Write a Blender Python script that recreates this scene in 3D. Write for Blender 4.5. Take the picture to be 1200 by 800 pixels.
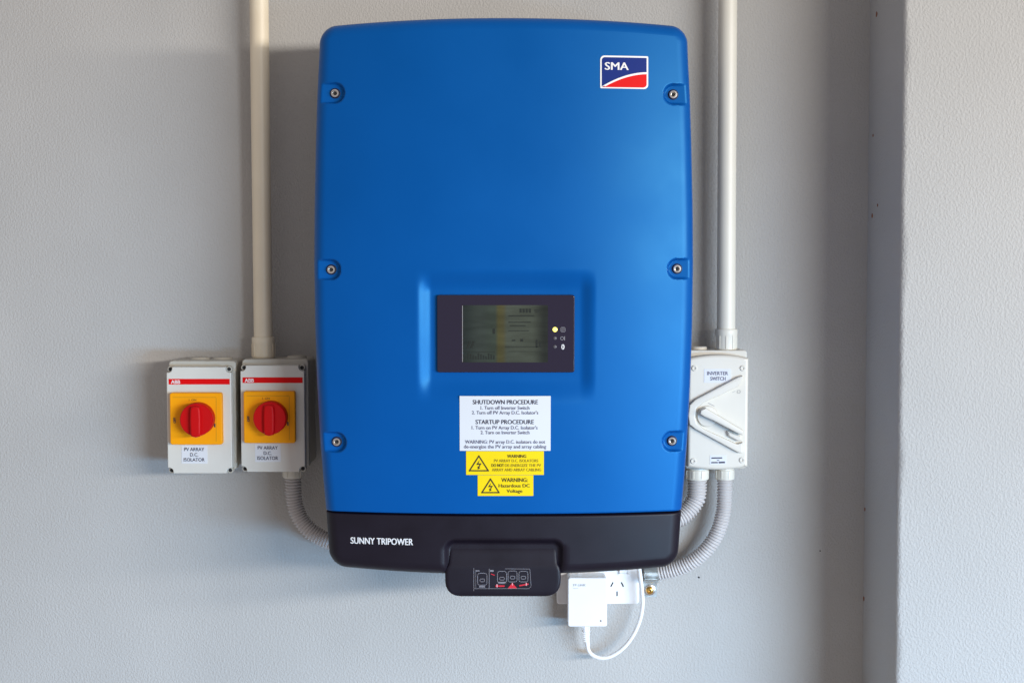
import bpy, bmesh, math, random
from mathutils import Vector, Matrix
random.seed(7)
S = bpy.context.scene
for o in list(bpy.data.objects): bpy.data.objects.remove(o)
R = math.radians

# ------------------------------------------------------------------ camera
F = 1733.0                       # focal length in photo pixels (1200 wide)
EYE = Vector((0.0, -2.1, 1.5)); PITCH = R(3.5)
cam_d = bpy.data.cameras.new('camera'); cam = bpy.data.objects.new('camera', cam_d)
S.collection.objects.link(cam); S.camera = cam
cam.location = EYE; cam.rotation_euler = (R(90) - PITCH, 0, 0)
cam_d.sensor_width = 36; cam_d.lens = F / 1200 * 36
cam_d.clip_start = 0.05; cam_d.clip_end = 60
S.render.resolution_x = 1024; S.render.resolution_y = 682

# ------------------------------------------------------------------ ambient + daylight openings
W_ = bpy.data.worlds.new('World'); S.world = W_; W_.use_nodes = True
bg = W_.node_tree.nodes['Background']
bg.inputs[0].default_value = (1.0, 0.925, 0.905, 1); bg.inputs[1].default_value = 0.36

def area(name, loc, target, sx, sy, power, col):
    l = bpy.data.lights.new(name, 'AREA'); l.shape = 'RECTANGLE'; l.size = sx; l.size_y = sy
    l.energy = power; l.color = col
    o = bpy.data.objects.new(name, l); S.collection.objects.link(o)
    o.location = loc
    o.rotation_euler = (Vector(target) - Vector(loc)).to_track_quat('-Z', 'Y').to_euler()
    return o
area('daylight_from_doorway', (3.675, -3.650, 1.88), (1.453, 0, 1.85), 4.04, 0.27, 252, (1.0, 0.955, 0.875))
low = area('daylight_low_opening', (2.3, -3.0, 0.80), (-0.1, 0, -0.10), 2.0, 0.4, 27, (0.32, 0.64, 1.0))
low.data.spread = R(64)

S.view_settings.view_transform = 'Standard'; S.view_settings.look = 'None'
S.view_settings.exposure = 0.07; S.view_settings.gamma = 1
S.view_settings.use_curve_mapping = False
S.render.engine = 'CYCLES'

# ------------------------------------------------------------------ pixel -> place on plane y = -d
FW = Vector((0, math.cos(PITCH), -math.sin(PITCH))); UP = Vector((0, math.sin(PITCH), math.cos(PITCH)))
def P(px, py, d):
    v = FW + Vector((1, 0, 0)) * ((px - 600) / F) + UP * (-(py - 400) / F)
    t = (-d - EYE.y) / v.y
    return EYE + v * t
def mpp(d): return (2.1 - d) / F          # metres per photo pixel at that depth

# ------------------------------------------------------------------ materials
MATS = {}
def mat(name, col, rough=0.5, metal=0.0, spec=0.5, bump=None, vary=0.0, vscale=20, emit=None, coat=0.0, rvary=0.0):
    if name in MATS: return MATS[name]
    m = bpy.data.materials.new(name); m.use_nodes = True
    nt = m.node_tree; b = nt.nodes['Principled BSDF']
    b.inputs['Base Color'].default_value = (*col, 1); b.inputs['Roughness'].default_value = rough
    b.inputs['Metallic'].default_value = metal; b.inputs['Specular IOR Level'].default_value = spec
    b.inputs['Coat Weight'].default_value = coat
    tc = nt.nodes.new('ShaderNodeTexCoord')
    if vary:
        n = nt.nodes.new('ShaderNodeTexNoise'); n.inputs['Scale'].default_value = vscale; n.inputs['Detail'].default_value = 5
        nt.links.new(tc.outputs['Object'], n.inputs['Vector'])
        mr = nt.nodes.new('ShaderNodeMapRange'); mr.inputs['From Min'].default_value = .3; mr.inputs['From Max'].default_value = .7
        mr.inputs['To Min'].default_value = 1 - vary; mr.inputs['To Max'].default_value = 1 + vary
        nt.links.new(n.outputs['Fac'], mr.inputs['Value'])
        mx = nt.nodes.new('ShaderNodeMix'); mx.data_type = 'RGBA'; mx.blend_type = 'MULTIPLY'
        mx.inputs['Factor'].default_value = 1; mx.inputs['A'].default_value = (*col, 1)
        nt.links.new(mr.outputs['Result'], mx.inputs['B']); nt.links.new(mx.outputs['Result'], b.inputs['Base Color'])
        if rvary:
            m2 = nt.nodes.new('ShaderNodeMapRange'); m2.inputs['From Min'].default_value = .3; m2.inputs['From Max'].default_value = .7
            m2.inputs['To Min'].default_value = rough - rvary; m2.inputs['To Max'].default_value = rough + rvary
            nt.links.new(n.outputs['Fac'], m2.inputs['Value']); nt.links.new(m2.outputs['Result'], b.inputs['Roughness'])
    if bump:
        sc, dist, strength = bump
        n = nt.nodes.new('ShaderNodeTexNoise'); n.inputs['Scale'].default_value = sc; n.inputs['Detail'].default_value = 3
        nt.links.new(tc.outputs['Object'], n.inputs['Vector'])
        bp = nt.nodes.new('ShaderNodeBump'); bp.inputs['Distance'].default_value = dist; bp.inputs['Strength'].default_value = strength
        nt.links.new(n.outputs['Fac'], bp.inputs['Height']); nt.links.new(bp.outputs['Normal'], b.inputs['Normal'])
    if emit:
        b.inputs['Emission Color'].default_value = (*emit[0], 1); b.inputs['Emission Strength'].default_value = emit[1]
    MATS[name] = m
    return m

def stucco(name, col, sc, dist, strength, stain=0.06):
    m = bpy.data.materials.new(name); m.use_nodes = True
    nt = m.node_tree; b = nt.nodes['Principled BSDF']; L = nt.links.new
    b.inputs['Roughness'].default_value = 0.75; b.inputs['Specular IOR Level'].default_value = 0.25
    g = nt.nodes.new('ShaderNodeNewGeometry')
    mp = nt.nodes.new('ShaderNodeMapping'); mp.inputs['Scale'].default_value = (1, 1, 0.85)
    L(g.outputs['Position'], mp.inputs['Vector'])
    n1 = nt.nodes.new('ShaderNodeTexNoise'); n1.inputs['Scale'].default_value = sc; n1.inputs['Detail'].default_value = 3; n1.inputs['Roughness'].default_value = .55
    n2 = nt.nodes.new('ShaderNodeTexNoise'); n2.inputs['Scale'].default_value = sc * .35; n2.inputs['Detail'].default_value = 2
    n3 = nt.nodes.new('ShaderNodeTexNoise'); n3.inputs['Scale'].default_value = 3.2; n3.inputs['Detail'].default_value = 5
    n4 = nt.nodes.new('ShaderNodeTexNoise'); n4.inputs['Scale'].default_value = sc * 2.2; n4.inputs['Detail'].default_value = 2
    for n in (n1, n2, n3, n4): L(mp.outputs['Vector'], n.inputs['Vector'])
    ramp = nt.nodes.new('ShaderNodeMapRange'); ramp.inputs['From Min'].default_value = .38; ramp.inputs['From Max'].default_value = .66
    L(n1.outputs['Fac'], ramp.inputs['Value'])
    a = nt.nodes.new('ShaderNodeMath'); a.operation = 'MULTIPLY_ADD'; a.inputs[1].default_value = 0.35
    L(n2.outputs['Fac'], a.inputs[0]); L(ramp.outputs['Result'], a.inputs[2])
    a2 = nt.nodes.new('ShaderNodeMath'); a2.operation = 'MULTIPLY_ADD'; a2.inputs[1].default_value = 0.35
    L(n4.outputs['Fac'], a2.inputs[0]); L(a.outputs[0], a2.inputs[2])
    bp = nt.nodes.new('ShaderNodeBump'); bp.inputs['Distance'].default_value = dist; bp.inputs['Strength'].default_value = strength
    L(a2.outputs[0], bp.inputs['Height']); L(bp.outputs['Normal'], b.inputs['Normal'])
    mr = nt.nodes.new('ShaderNodeMapRange'); mr.inputs['From Min'].default_value = .3; mr.inputs['From Max'].default_value = .7
    mr.inputs['To Min'].default_value = 1 - stain; mr.inputs['To Max'].default_value = 1 + stain
    L(n3.outputs['Fac'], mr.inputs['Value'])
    mx = nt.nodes.new('ShaderNodeMix'); mx.data_type = 'RGBA'; mx.blend_type = 'MULTIPLY'; mx.inputs['Factor'].default_value = 1
    mx.inputs['A'].default_value = (*col, 1)
    L(mr.outputs['Result'], mx.inputs['B']); L(mx.outputs['Result'], b.inputs['Base Color'])
    return m

M_WALL = stucco('grey_wall_render', (0.47, 0.46, 0.45), 350, 0.0010, 0.46, 0.075)
M_PILLAR = stucco('pale_pillar_render', (0.46, 0.46, 0.46), 320, 0.0012, 0.48, 0.05)
M_BLUE = mat('blue_powder_coat', (0.0, 0.077, 0.33), 0.40, 0, 0.66, bump=(900, 0.00012, 0.25), vary=0.03, vscale=9, rvary=0.05)
M_BLUE.node_tree.nodes['Principled BSDF'].inputs['Specular Tint'].default_value = (0.16, 0.64, 1.0, 1)
M_BLACK = mat('black_moulded_plastic', (0.0070, 0.0045, 0.0115), 0.46, 0, 0.32, bump=(1200, 0.0001, 0.35), vary=0.12, vscale=25, rvary=0.05)
M_CHASSIS = mat('grey_cast_aluminium', (0.16, 0.16, 0.17), 0.55, 0.6, 0.5, vary=.1)
M_STEEL = mat('stainless_steel', (0.78, 0.74, 0.70), 0.22, 1.0)
M_HOLE = mat('dark_hole', (0.01, 0.01, 0.012), 0.7)
M_PANEL = mat('display_bezel_black', (0.014, 0.010, 0.028), 0.16, 0, 0.5, coat=.3)
M_WLABEL = mat('white_sticker', (0.68, 0.70, 0.745), 0.5, 0, 0.3, vary=.02)
M_YLABEL = mat('yellow_sticker', (0.86, 0.64, 0.002), 0.5, 0, 0.25, vary=.03)
M_INK = mat('dark_ink', (0.03, 0.025, 0.06), 0.6)
M_INKSOFT = mat('thin_dark_ink', (0.10, 0.09, 0.17), 0.6)
M_INKY = mat('brown_black_ink', (0.045, 0.025, 0.004), 0.6)
M_INKYSOFT = mat('thin_brown_ink', (0.28, 0.20, 0.005), 0.6)
M_WINK = mat('white_ink', (0.86, 0.86, 0.88), 0.5)
M_NAVY = mat('navy_print', (0.004, 0.022, 0.19), 0.5, 0, 0.15)
M_RED = mat('red_print', (0.72, 0.002, 0.004), 0.5, 0, 0.15)
M_GREYINK = mat('grey_ink', (0.22, 0.21, 0.24), 0.5)
M_REDINK = mat('red_icon_ink', (0.62, 0.01, 0.03), 0.5)
M_LIDGREY = mat('light_grey_plastic', (0.64, 0.625, 0.58), 0.42, vary=.03, vscale=30)
M_BASEGREY = mat('grey_plastic', (0.50, 0.47, 0.41), 0.5, vary=.04, vscale=30)
M_PVC = mat('beige_pvc', (0.80, 0.70, 0.54), 0.40, vary=.04, vscale=14)
M_PVC2 = mat('off_white_pvc', (0.69, 0.665, 0.595), 0.42, vary=.03, vscale=14)
M_FLEX = mat('grey_corrugated_pvc', (0.53, 0.505, 0.505), 0.42, vary=.05, vscale=40)
M_SWITCH = mat('off_white_plastic', (0.68, 0.65, 0.585), 0.42, vary=.02, vscale=30)
M_SWITCHB = mat('off_white_plastic_base', (0.64, 0.61, 0.55), 0.45, vary=.03, vscale=30)
M_YPLATE = mat('amber_plastic', (0.92, 0.36, 0.001), 0.5, 0, 0.2, vary=.03, vscale=30)
M_KNOB = mat('red_plastic', (0.52, 0.0005, 0.002), 0.5, 0, 0.2, vary=.03, vscale=30)
M_WHITE = mat('white_plastic', (0.86, 0.86, 0.88), 0.32, vary=.015, vscale=30)
M_ZINC = mat('zinc_plated_steel', (0.60, 0.66, 0.68), 0.34, 0.9, vary=.12, vscale=90, rvary=.1)
M_BRASS = mat('brass', (0.75, 0.42, 0.10), 0.30, 1.0, vary=.1, vscale=200)
M_RUST = mat('rust_brown', (0.26, 0.10, 0.05), 0.8, vary=.25, vscale=400)
M_LED = mat('lit_led', (0.9, 0.85, 0.2), 0.3, emit=((1.0, 0.86, 0.12), 1.6))
M_LEDOFF = mat('unlit_led', (0.10, 0.095, 0.11), 0.3)

# ------------------------------------------------------------------ object helpers
COL = S.collection
def link(o, parent=None):
    COL.objects.link(o)
    if parent is not None: o.parent = parent
    return o
BASE = {}
def thing(name, label, cat, base, group=None):
    o = bpy.data.objects.new(name, None); o.empty_display_size = .02
    o.location = base; link(o); BASE[o.name] = Vector(base)
    o['label'] = label; o['category'] = cat
    if group: o['group'] = group
    return o
def base_of(p): return BASE.get(p.name, Vector((0, 0, 0))) if p is not None else Vector((0, 0, 0))
def mesh(name, verts, faces, m, parent=None, smooth=False, kind=None, angle=None):
    b = base_of(parent)
    me = bpy.data.meshes.new(name)
    me.from_pydata([tuple(Vector(v) - b) for v in verts], [], faces); me.validate(); me.update()
    return finish(name, me, m, parent, smooth, kind, angle)
def finish(name, me, m, parent, smooth=False, kind=None, angle=None):
    me.materials.append(m)
    if smooth or angle:
        me.polygons.foreach_set('use_smooth', [True] * len(me.polygons))
        if angle: me.set_sharp_from_angle(angle=R(angle))
    o = bpy.data.objects.new(name, me); link(o, parent); BASE[o.name] = base_of(parent)
    if kind: o['kind'] = kind
    return o
def from_bm(name, bm, m, parent=None, angle=35, kind=None):
    bmesh.ops.recalc_face_normals(bm, faces=bm.faces)
    b = base_of(parent)
    for v in bm.verts: v.co -= b
    me = bpy.data.meshes.new(name); bm.to_mesh(me); bm.free()
    o = finish(name, me, m, parent, True, kind, angle)
    w = o.modifiers.new('weighted', 'WEIGHTED_NORMAL'); w.keep_sharp = True; w.weight = 100
    return o
def add_box(bm, x0, x1, d0, d1, z0, z1, bev=0.0, seg=2):
    """box from wall distance d0 to d1"""
    t = bmesh.new(); bmesh.ops.create_cube(t, size=1)
    for v in t.verts:
        v.co = Vector((x0 + (v.co.x + .5) * (x1 - x0), -(d0 + (v.co.y + .5) * (d1 - d0)), z0 + (v.co.z + .5) * (z1 - z0)))
    if bev: bmesh.ops.bevel(t, geom=list(t.edges), offset=bev, segments=seg, profile=.5, affect='EDGES')
    merge(bm, t)
def merge(bm, t):
    me = bpy.data.meshes.new('tmp'); t.to_mesh(me); t.free(); bm.from_mesh(me); bpy.data.meshes.remove(me)
def box(name, x0, x1, d0, d1, z0, z1, m, parent, bev=0.0, seg=2):
    bm = bmesh.new(); add_box(bm, x0, x1, d0, d1, z0, z1, bev, seg)
    return from_bm(name, bm, m, parent)
def add_prism(bm, poly, d0, d1, bev=0.0, seg=2, scale_front=1.0):
    """poly: list of (x, z); extruded from wall distance d0 to d1, front rim bevelled"""
    t = bmesh.new()
    cx = sum(p[0] for p in poly) / len(poly); cz = sum(p[1] for p in poly) / len(poly)
    a = [t.verts.new((x, -d0, z)) for x, z in poly]
    f = [t.verts.new((cx + (x - cx) * scale_front, -d1, cz + (z - cz) * scale_front)) for x, z in poly]
    n = len(poly)
    t.faces.new(a); ff = t.faces.new(f)
    for i in range(n): t.faces.new((a[i], a[(i + 1) % n], f[(i + 1) % n], f[i]))
    bmesh.ops.recalc_face_normals(t, faces=t.faces)
    if bev: bmesh.ops.bevel(t, geom=list(ff.edges), offset=bev, segments=seg, profile=.5, affect='EDGES')
    merge(bm, t)
def prism(name, poly, d0, d1, m, parent, bev=0.0, seg=2, scale_front=1.0):
    bm = bmesh.new(); add_prism(bm, poly, d0, d1, bev, seg, scale_front)
    return from_bm(name, bm, m, parent)
def pxpoly(pts, d): return [(P(x, y, d).x, P(x, y, d).z) for x, y in pts]
def rrect(x0, x1, z0, z1, r, seg=5):
    out = []
    for cx, cz, a0 in ((x1 - r, z1 - r, 0), (x0 + r, z1 - r, 90), (x0 + r, z0 + r, 180), (x1 - r, z0 + r, 270)):
        for k in range(seg + 1):
            a = R(a0 + 90 * k / seg); out.append((cx + r * math.cos(a), cz + r * math.sin(a)))
    return out
def circ(cx, cz, r, n=24): return [(cx + r * math.cos(2 * math.pi * k / n), cz + r * math.sin(2 * math.pi * k / n)) for k in range(n)]
def lathe(name, origin, axis, prof, m, parent, n=32, angle=35, flats=None):
    """prof: list of (radius, distance along axis)"""
    ax = Vector(axis).normalized(); q = ax.to_track_quat('Z', 'Y'); origin = Vector(origin)
    V = []; Fc = []
    for r, h in prof:
        for k in range(n):
            a = 2 * math.pi * k / n
            rr = r if flats is None else r * (1 + flats * (abs(math.cos(a * 4)) ** 6 - .5))
            V.append(origin + q @ Vector((rr * math.cos(a), rr * math.sin(a), h)))
    for j in range(len(prof) - 1):
        for k in range(n):
            Fc.append((j * n + k, j * n + (k + 1) % n, (j + 1) * n + (k + 1) % n, (j + 1) * n + k))
    Fc.append(tuple(reversed(range(n)))); Fc.append(tuple((len(prof) - 1) * n + k for k in range(n)))
    return mesh(name, V, Fc, m, parent, angle=angle)
def spline(pts, step):
    pts = [Vector(p) for p in pts]
    pp = [pts[0] * 2 - pts[1]] + pts + [pts[-1] * 2 - pts[-2]]
    fine = []
    for i in range(1, len(pp) - 2):
        a, b, c, d = pp[i - 1], pp[i], pp[i + 1], pp[i + 2]
        for k in range(40):
            t = k / 40
            fine.append(.5 * ((2 * b) + (c - a) * t + (2 * a - 5 * b + 4 * c - d) * t * t + (3 * b - a - 3 * c + d) * t ** 3))
    fine.append(pp[-2])
    out = [fine[0]]; acc = 0; need = step
    for i in range(1, len(fine)):
        seg = (fine[i] - fine[i - 1]).length
        while acc + seg >= need:
            out.append(fine[i - 1].lerp(fine[i], (need - acc) / seg)); need += step
        acc += seg
    return out
def tube(name, pts, rad, m, parent, step=.003, n=20, angle=None):
    """rad(arc length) -> radius"""
    c = spline(pts, step); V = []; Fc = []
    up = None
    for i, p in enumerate(c):
        t = (c[min(i + 1, len(c) - 1)] - c[max(i - 1, 0)]).normalized()
        if up is None: up = t.orthogonal().normalized()
        up = (up - t * up.dot(t)).normalized(); sd = t.cross(up)
        r = rad(i * step)
        for k in range(n):
            a = 2 * math.pi * k / n; V.append(p + (up * math.cos(a) + sd * math.sin(a)) * r)
    for j in range(len(c) - 1):
        for k in range(n): Fc.append((j * n + k, j * n + (k + 1) % n, (j + 1) * n + (k + 1) % n, (j + 1) * n + k))
    Fc.append(tuple(reversed(range(n)))); Fc.append(tuple((len(c) - 1) * n + k for k in range(n)))
    return mesh(name, V, Fc, m, parent, smooth=True, angle=angle)

# ---- lettering: vector text turned into flat mesh, laid on a surface dfun(x, z)
_cap = {}
def text_geo(s, off):
    cu = bpy.data.curves.new('t', 'FONT'); cu.body = s; cu.size = 1; cu.offset = off; cu.resolution_u = 3
    o = bpy.data.objects.new('t', cu); COL.objects.link(o)
    dg = bpy.context.evaluated_depsgraph_get(); dg.update()
    me = bpy.data.meshes.new_from_object(o.evaluated_get(dg))
    v = [x.co.copy() for x in me.vertices]; f = [tuple(p.vertices) for p in me.polygons]
    bpy.data.objects.remove(o); bpy.data.curves.remove(cu); bpy.data.meshes.remove(me)
    return v, f
def lettering(lines, dfun, m, parent, name='lettering', off=.0, eps=.0003, rot=0):
    """lines: (string, centre px, baseline py, width px, cap height px); one mesh"""
    V = []; Fc = []
    if off not in _cap:
        hv, _ = text_geo('H', 0); _cap[off] = (min(v.y for v in hv), max(v.y for v in hv))
    c0, c1 = _cap[off]; bold = off * 2.2; off = 0
    for s, cx, by, w, cap in lines:
        d = dfun(None, None) if False else None
        p = P(cx, by, .2)
        for _ in range(4): p = P(cx, by, dfun(p.x, p.z))
        dd = dfun(p.x, p.z); k = mpp(dd)
        tv, tf = text_geo(s, off)
        x0 = min(v.x for v in tv); x1 = max(v.x for v in tv)
        sx = w * k / (x1 - x0); sz = cap * k / (c1 - c0)
        for cp in range(3 if bold else 1):
          n = len(V)
          for v in tv:
            lx = (v.x - (x0 + x1) / 2) * sx + (cp - 1) * bold * cap * k; lz = (v.y - c0) * sz
            if rot: lx, lz = lx * math.cos(rot) - lz * math.sin(rot), lx * math.sin(rot) + lz * math.cos(rot)
            x = p.x + lx; z = p.z + lz
            V.append((x, -(dfun(x, z) + eps + cp * .00012), z))
          Fc += [tuple(n + i for i in f) for f in tf]
    return mesh(name, V, Fc, m, parent)
def flat(dv): return lambda x, z: dv
def decal(name, polys, dfun, m, parent, eps=.0003):
    """flat print: polygons in photo pixels laid on the surface"""
    V = []; Fc = []
    for poly in polys:
        pts = []
        for x, y in poly:
            p = P(x, y, .2)
            for _ in range(4): p = P(x, y, dfun(p.x, p.z))
            pts.append(p)
        xs = [p.x for p in pts]
        if max(xs) - min(xs) < .012:
            n = len(V); V += [(p.x, -(dfun(p.x, p.z) + eps), p.z) for p in pts]
            Fc.append(tuple(range(n, n + len(pts)))); continue
        t = bmesh.new(); t.faces.new([t.verts.new((p.x, 0, p.z)) for p in pts])   # large prints follow the curved surface
        bmesh.ops.triangulate(t, faces=t.faces)
        x = min(xs) + .004
        while x < max(xs):
            bmesh.ops.bisect_plane(t, geom=t.verts[:] + t.edges[:] + t.faces[:], plane_co=(x, 0, 0), plane_no=(1, 0, 0)); x += .004
        n = len(V); t.verts.index_update()
        V += [(v.co.x, -(dfun(v.co.x, v.co.z) + eps), v.co.z) for v in t.verts]
        Fc += [tuple(n + v.index for v in f.verts) for f in t.faces]; t.free()
    return mesh(name, V, Fc, m, parent)
def stroke(pts, w, closed=False):
    """quads in px along a polyline"""
    out = []
    n = len(pts)
    for i in range(n if closed else n - 1):
        (x0, y0), (x1, y1) = pts[i], pts[(i + 1) % n]
        L = math.hypot(x1 - x0, y1 - y0) or 1; nx, ny = -(y1 - y0) / L * w / 2, (x1 - x0) / L * w / 2
        ex, ey = (x1 - x0) / L * w / 2, (y1 - y0) / L * w / 2
        out.append([(x0 - ex + nx, y0 - ey + ny), (x0 - ex - nx, y0 - ey - ny), (x1 + ex - nx, y1 + ey - ny), (x1 + ex + nx, y1 + ey + ny)])
    return out
def sticker(name, px0, py0, px1, py1, dfun, m, parent, th=.0005, nx=12, nz=4):
    a = P(px0, py0, .2); b = P(px1, py1, .2)
    for _ in range(4): a = P(px0, py0, dfun(a.x, a.z)); b = P(px1, py1, dfun(b.x, b.z))
    V = []; Fc = []
    for j in range(nz + 1):
        for i in range(nx + 1):
            x = a.x + (b.x - a.x) * i / nx; z = a.z + (b.z - a.z) * j / nz
            V.append((x, -(dfun(x, z) + th), z))
    w = nx + 1
    for j in range(nz):
        for i in range(nx): Fc.append((j * w + i, (j + 1) * w + i, (j + 1) * w + i + 1, j * w + i + 1))
    rim = [i for i in range(w)] + [j * w + nx for j in range(1, nz + 1)] + [nz * w + i for i in range(nx - 1, -1, -1)] + [j * w for j in range(nz - 1, 0, -1)]
    n0 = len(V)
    for i in rim: V.append((V[i][0], V[i][1] + th + .0008, V[i][2]))
    for k in range(len(rim)):
        k2 = (k + 1) % len(rim); Fc.append((rim[k], rim[k2], n0 + k2, n0 + k))
    return mesh(name, V, Fc, m, parent)
def smooth01(t): t = max(0., min(1., t)); return t * t * (3 - 2 * t)

# ================================================================== SETTING
# ---- wall
wall = mesh('wall', [(-2.2, 0, -.2), (2.2, 0, -.2), (2.2, 0, 3.2), (-2.2, 0, 3.2), (-2.2, .12, -.2), (2.2, .12, -.2), (2.2, .12, 3.2), (-2.2, .12, 3.2)],
            [(0, 1, 2, 3), (5, 4, 7, 6), (0, 4, 5, 1), (1, 5, 6, 2), (2, 6, 7, 3), (3, 7, 4, 0)], M_WALL)
wall['kind'] = 'structure'; wall['label'] = 'grey rendered wall behind the blue inverter'
# ---- pillar: rounded, hand-trowelled arris, slightly out of plumb
PD = 0.181
pt = P(1059.5, 0, PD); pb = P(1049, 800, PD)
V = []; Fc = []
NZ = 340; Z0, Z1 = -.2, 3.2; rr = .007
prof_n = 7
for j in range(NZ + 1):
    z = Z0 + (Z1 - Z0) * j / NZ
    xe = pb.x + (pt.x - pb.x) * (z - pb.z) / (pt.z - pb.z)
    wob = .0004 * math.sin(z * 37) * math.sin(z * 11 + 1) + random.uniform(-.0002, .0002)
    row = [(xe, .002), (xe, -PD + rr)]
    for k in range(1, prof_n):
        a = math.pi / 2 * k / prof_n
        row.append((xe + rr - rr * math.cos(a) + wob, -PD + rr - rr * math.sin(a) + wob))
    row += [(xe + rr, -PD), (xe + rr + .004, -PD), (xe + rr + .008, -PD), (xe + 1.3, -PD)]
    V += [(x, y, z) for x, y in row]
w = prof_n + 5
for j in range(NZ):
    for k in range(w - 1): Fc.append((j * w + k, j * w + k + 1, (j + 1) * w + k + 1, (j + 1) * w + k))
pillar = mesh('pillar', V, Fc, M_PILLAR, smooth=True)
pillar['kind'] = 'structure'; pillar['label'] = 'pale rendered pillar standing proud of the wall'
# rusty chips along the inner corner, on the pillar's side face
for (px, py, r) in ((1022.5, 21, .0034), (1020.5, 160, .0018), (1027, 242, .0020), (1021, 253, .0034), (1016.5, 597, .0028), (1014.5, 702, .0030)):
    z = P(px, py, .01).z
    xe = pb.x + (pt.x - pb.x) * (z - pb.z) / (pt.z - pb.z)
    d = max(.0045, 2.1 - xe * F / (px - 600) / (1 + 0.0))
    V = []; n = 8
    for k in range(n):
        a = 6.283 * k / n; q_ = random.uniform(.65, 1.1) * r
        V.append((xe - .0006, -(d + 1.3 * q_ * math.cos(a)), z + 1.2 * q_ * math.sin(a)))
    V += [(xe + .001, v[1], v[2]) for v in V]
    mesh('paint_chip', V, [tuple(range(n)), tuple(reversed(range(n, 2 * n)))] + [(i, n + i, n + (i + 1) % n, (i + 1) % n) for i in range(n)], M_RUST, pillar)
for (px, py, r) in ((819, 676, .0014), (961, 645, .0010)):
    p = P(px, py, 0)
    prism('paint_chip', circ(p.x, p.z, r, 6), .0002, .0012, M_HOLE, wall, .0003, 1)

# ================================================================== INVERTER
XC = P(590.2, 300, .205).x
_rows = [(30, 216), (60, 216.7), (110, 219), (170, 220.6), (250, 222), (310, 222.2), (380, 221.2), (450, 218.8), (520, 215), (560, 212), (598, 208.6), (640, 205.8), (670, 203.5)]
HWT = sorted((P(600, y, .205).z, P(600 + h, y, .205).x) for y, h in _rows)
def HW(z):
    if z <= HWT[0][0]: return HWT[0][1]
    for (z0, a), (z1, b) in zip(HWT, HWT[1:]):
        if z <= z1: return a + (b - a) * (z - z0) / (z1 - z0)
    return HWT[-1][1]
ZT = P(590, 20.5, .225).z; ZB = P(590, 673.5, .225).z; ZS = P(590, 603.0, .236).z
RC = .021; RO = .0155
AT, AS, AB = .0085, .0000, -.0070
def ztop(x): return ZT - AT * ((x - XC) / .238) ** 2
def zbot(x): return ZB - AB * ((x - XC) / .225) ** 2
def zseam(x): return ZS - AS * ((x - XC) / .228) ** 2
ZM = (ZT + ZB) / 2
def surf(x, z):
    """smooth outer shell: distance from the wall, without recesses"""
    u = (x - XC) / .235
    d = .243 - .024 * abs(u) ** 2.3 - .009 * ((z - ZM) / .34) ** 2
    ds = HW(z) - abs(x - XC); dz = min(ztop(x) - z, z - zbot(x))
    if ds < RC and dz < RC: e = RC - math.hypot(RC - ds, RC - dz)
    else: e = min(ds, dz)
    e = max(e, 0)
    if e < RO: d -= RO - math.sqrt(max(RO * RO - (RO - e) ** 2, 0))
    g = abs(z - zseam(x)) - .0011; rs = .0022
    if g < rs:
        g = max(g, 0); d -= rs - math.sqrt(max(rs * rs - (rs - g) ** 2, 0))
    return d
def onsurf(px, py, f=None):
    f = f or surf; p = P(px, py, .22)
    for _ in range(5): p = P(px, py, f(p.x, p.z))
    return p
SCREWS = [onsurf(*q) for q in ((392, 109), (387.5, 316), (394, 518), (789.5, 110.5), (794, 315), (788, 517))]
SDEEP = [surf(p.x, p.z) - .0065 for p in SCREWS]
RSC = .0122
dpa = onsurf(487, 314); dpb = onsurf(698, 474)
DX0, DX1, DZ1, DZ0 = dpa.x, dpb.x, dpa.z, dpb.z
DXm = (DX0 + DX1) / 2
def rr_sd(x, z, x0, x1, z0, z1, r):
    qx = abs(x - (x0 + x1) / 2) - (x1 - x0) / 2 + r; qz = abs(z - (z0 + z1) / 2) - (z1 - z0) / 2 + r
    return min(max(qx, qz), 0) + math.hypot(max(qx, 0), max(qz, 0)) - r
DFLOOR_T = surf(DX0 + .012, DZ1 - .02) - .0075; DFLOOR_B = surf(DX0 + .012, DZ0 + .02) - .0062
def dfloor(x, z):
    t = (DZ1 - z) / (DZ1 - DZ0); return DFLOOR_T + (DFLOOR_B - DFLOOR_T) * t
ea = onsurf(518.5, 630.5); eb = onsurf(662.5, 640)
EX0, EX1, EZ1 = ea.x, eb.x, ea.z
EFLOOR = .243 - .019
def cover(x, z):
    d = surf(x, z)
    for p, fl in zip(SCREWS, SDEEP):
        if abs(z - p.z) > .02: continue
        side = -1 if p.x < XC else 1
        dx = (x - p.x) * side
        sd = (abs(z - p.z) if dx > 0 else math.hypot(dx, z - p.z)) - RSC
        t = smooth01(.5 - sd / .0032)
        if t > 0 and d > fl: d = d + (fl - d) * t
    if DX0 < x < DX1 and DZ0 < z < DZ1:
        fl = dfloor(x, z)
        t = smooth01(min(x - DX0, DX1 - x) / .020) * smooth01((DZ1 - z) / .030) * smooth01((z - DZ0) / .036)
        if d > fl: d = d + (fl - d) * t
    sd = rr_sd(x, z, EX0, EX1, EZ1 - .2, EZ1, .016)
    if sd < 0 and d > EFLOOR: d = d + (EFLOOR - d) * smooth01(-sd / .0095)
    return d
def lines(a, b, dense, base=.005, fine=.001):
    """coordinates from a to b with fine spacing inside dense intervals"""
    out = [a]; x = a
    while x < b - 1e-6:
        st = base; nx = b
        for lo, hi, f in dense:
            if lo - 1e-7 <= x < hi: st = min(st, f)
            elif lo > x: nx = min(nx, lo)
        x = min(b, x + st, nx); out.append(x)
    return out
EDGE = [0, .00008, .0003, .0008, .0015, .0025, .0038, .0052, .0068, .0085, .0105, .0130, .0155]
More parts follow.
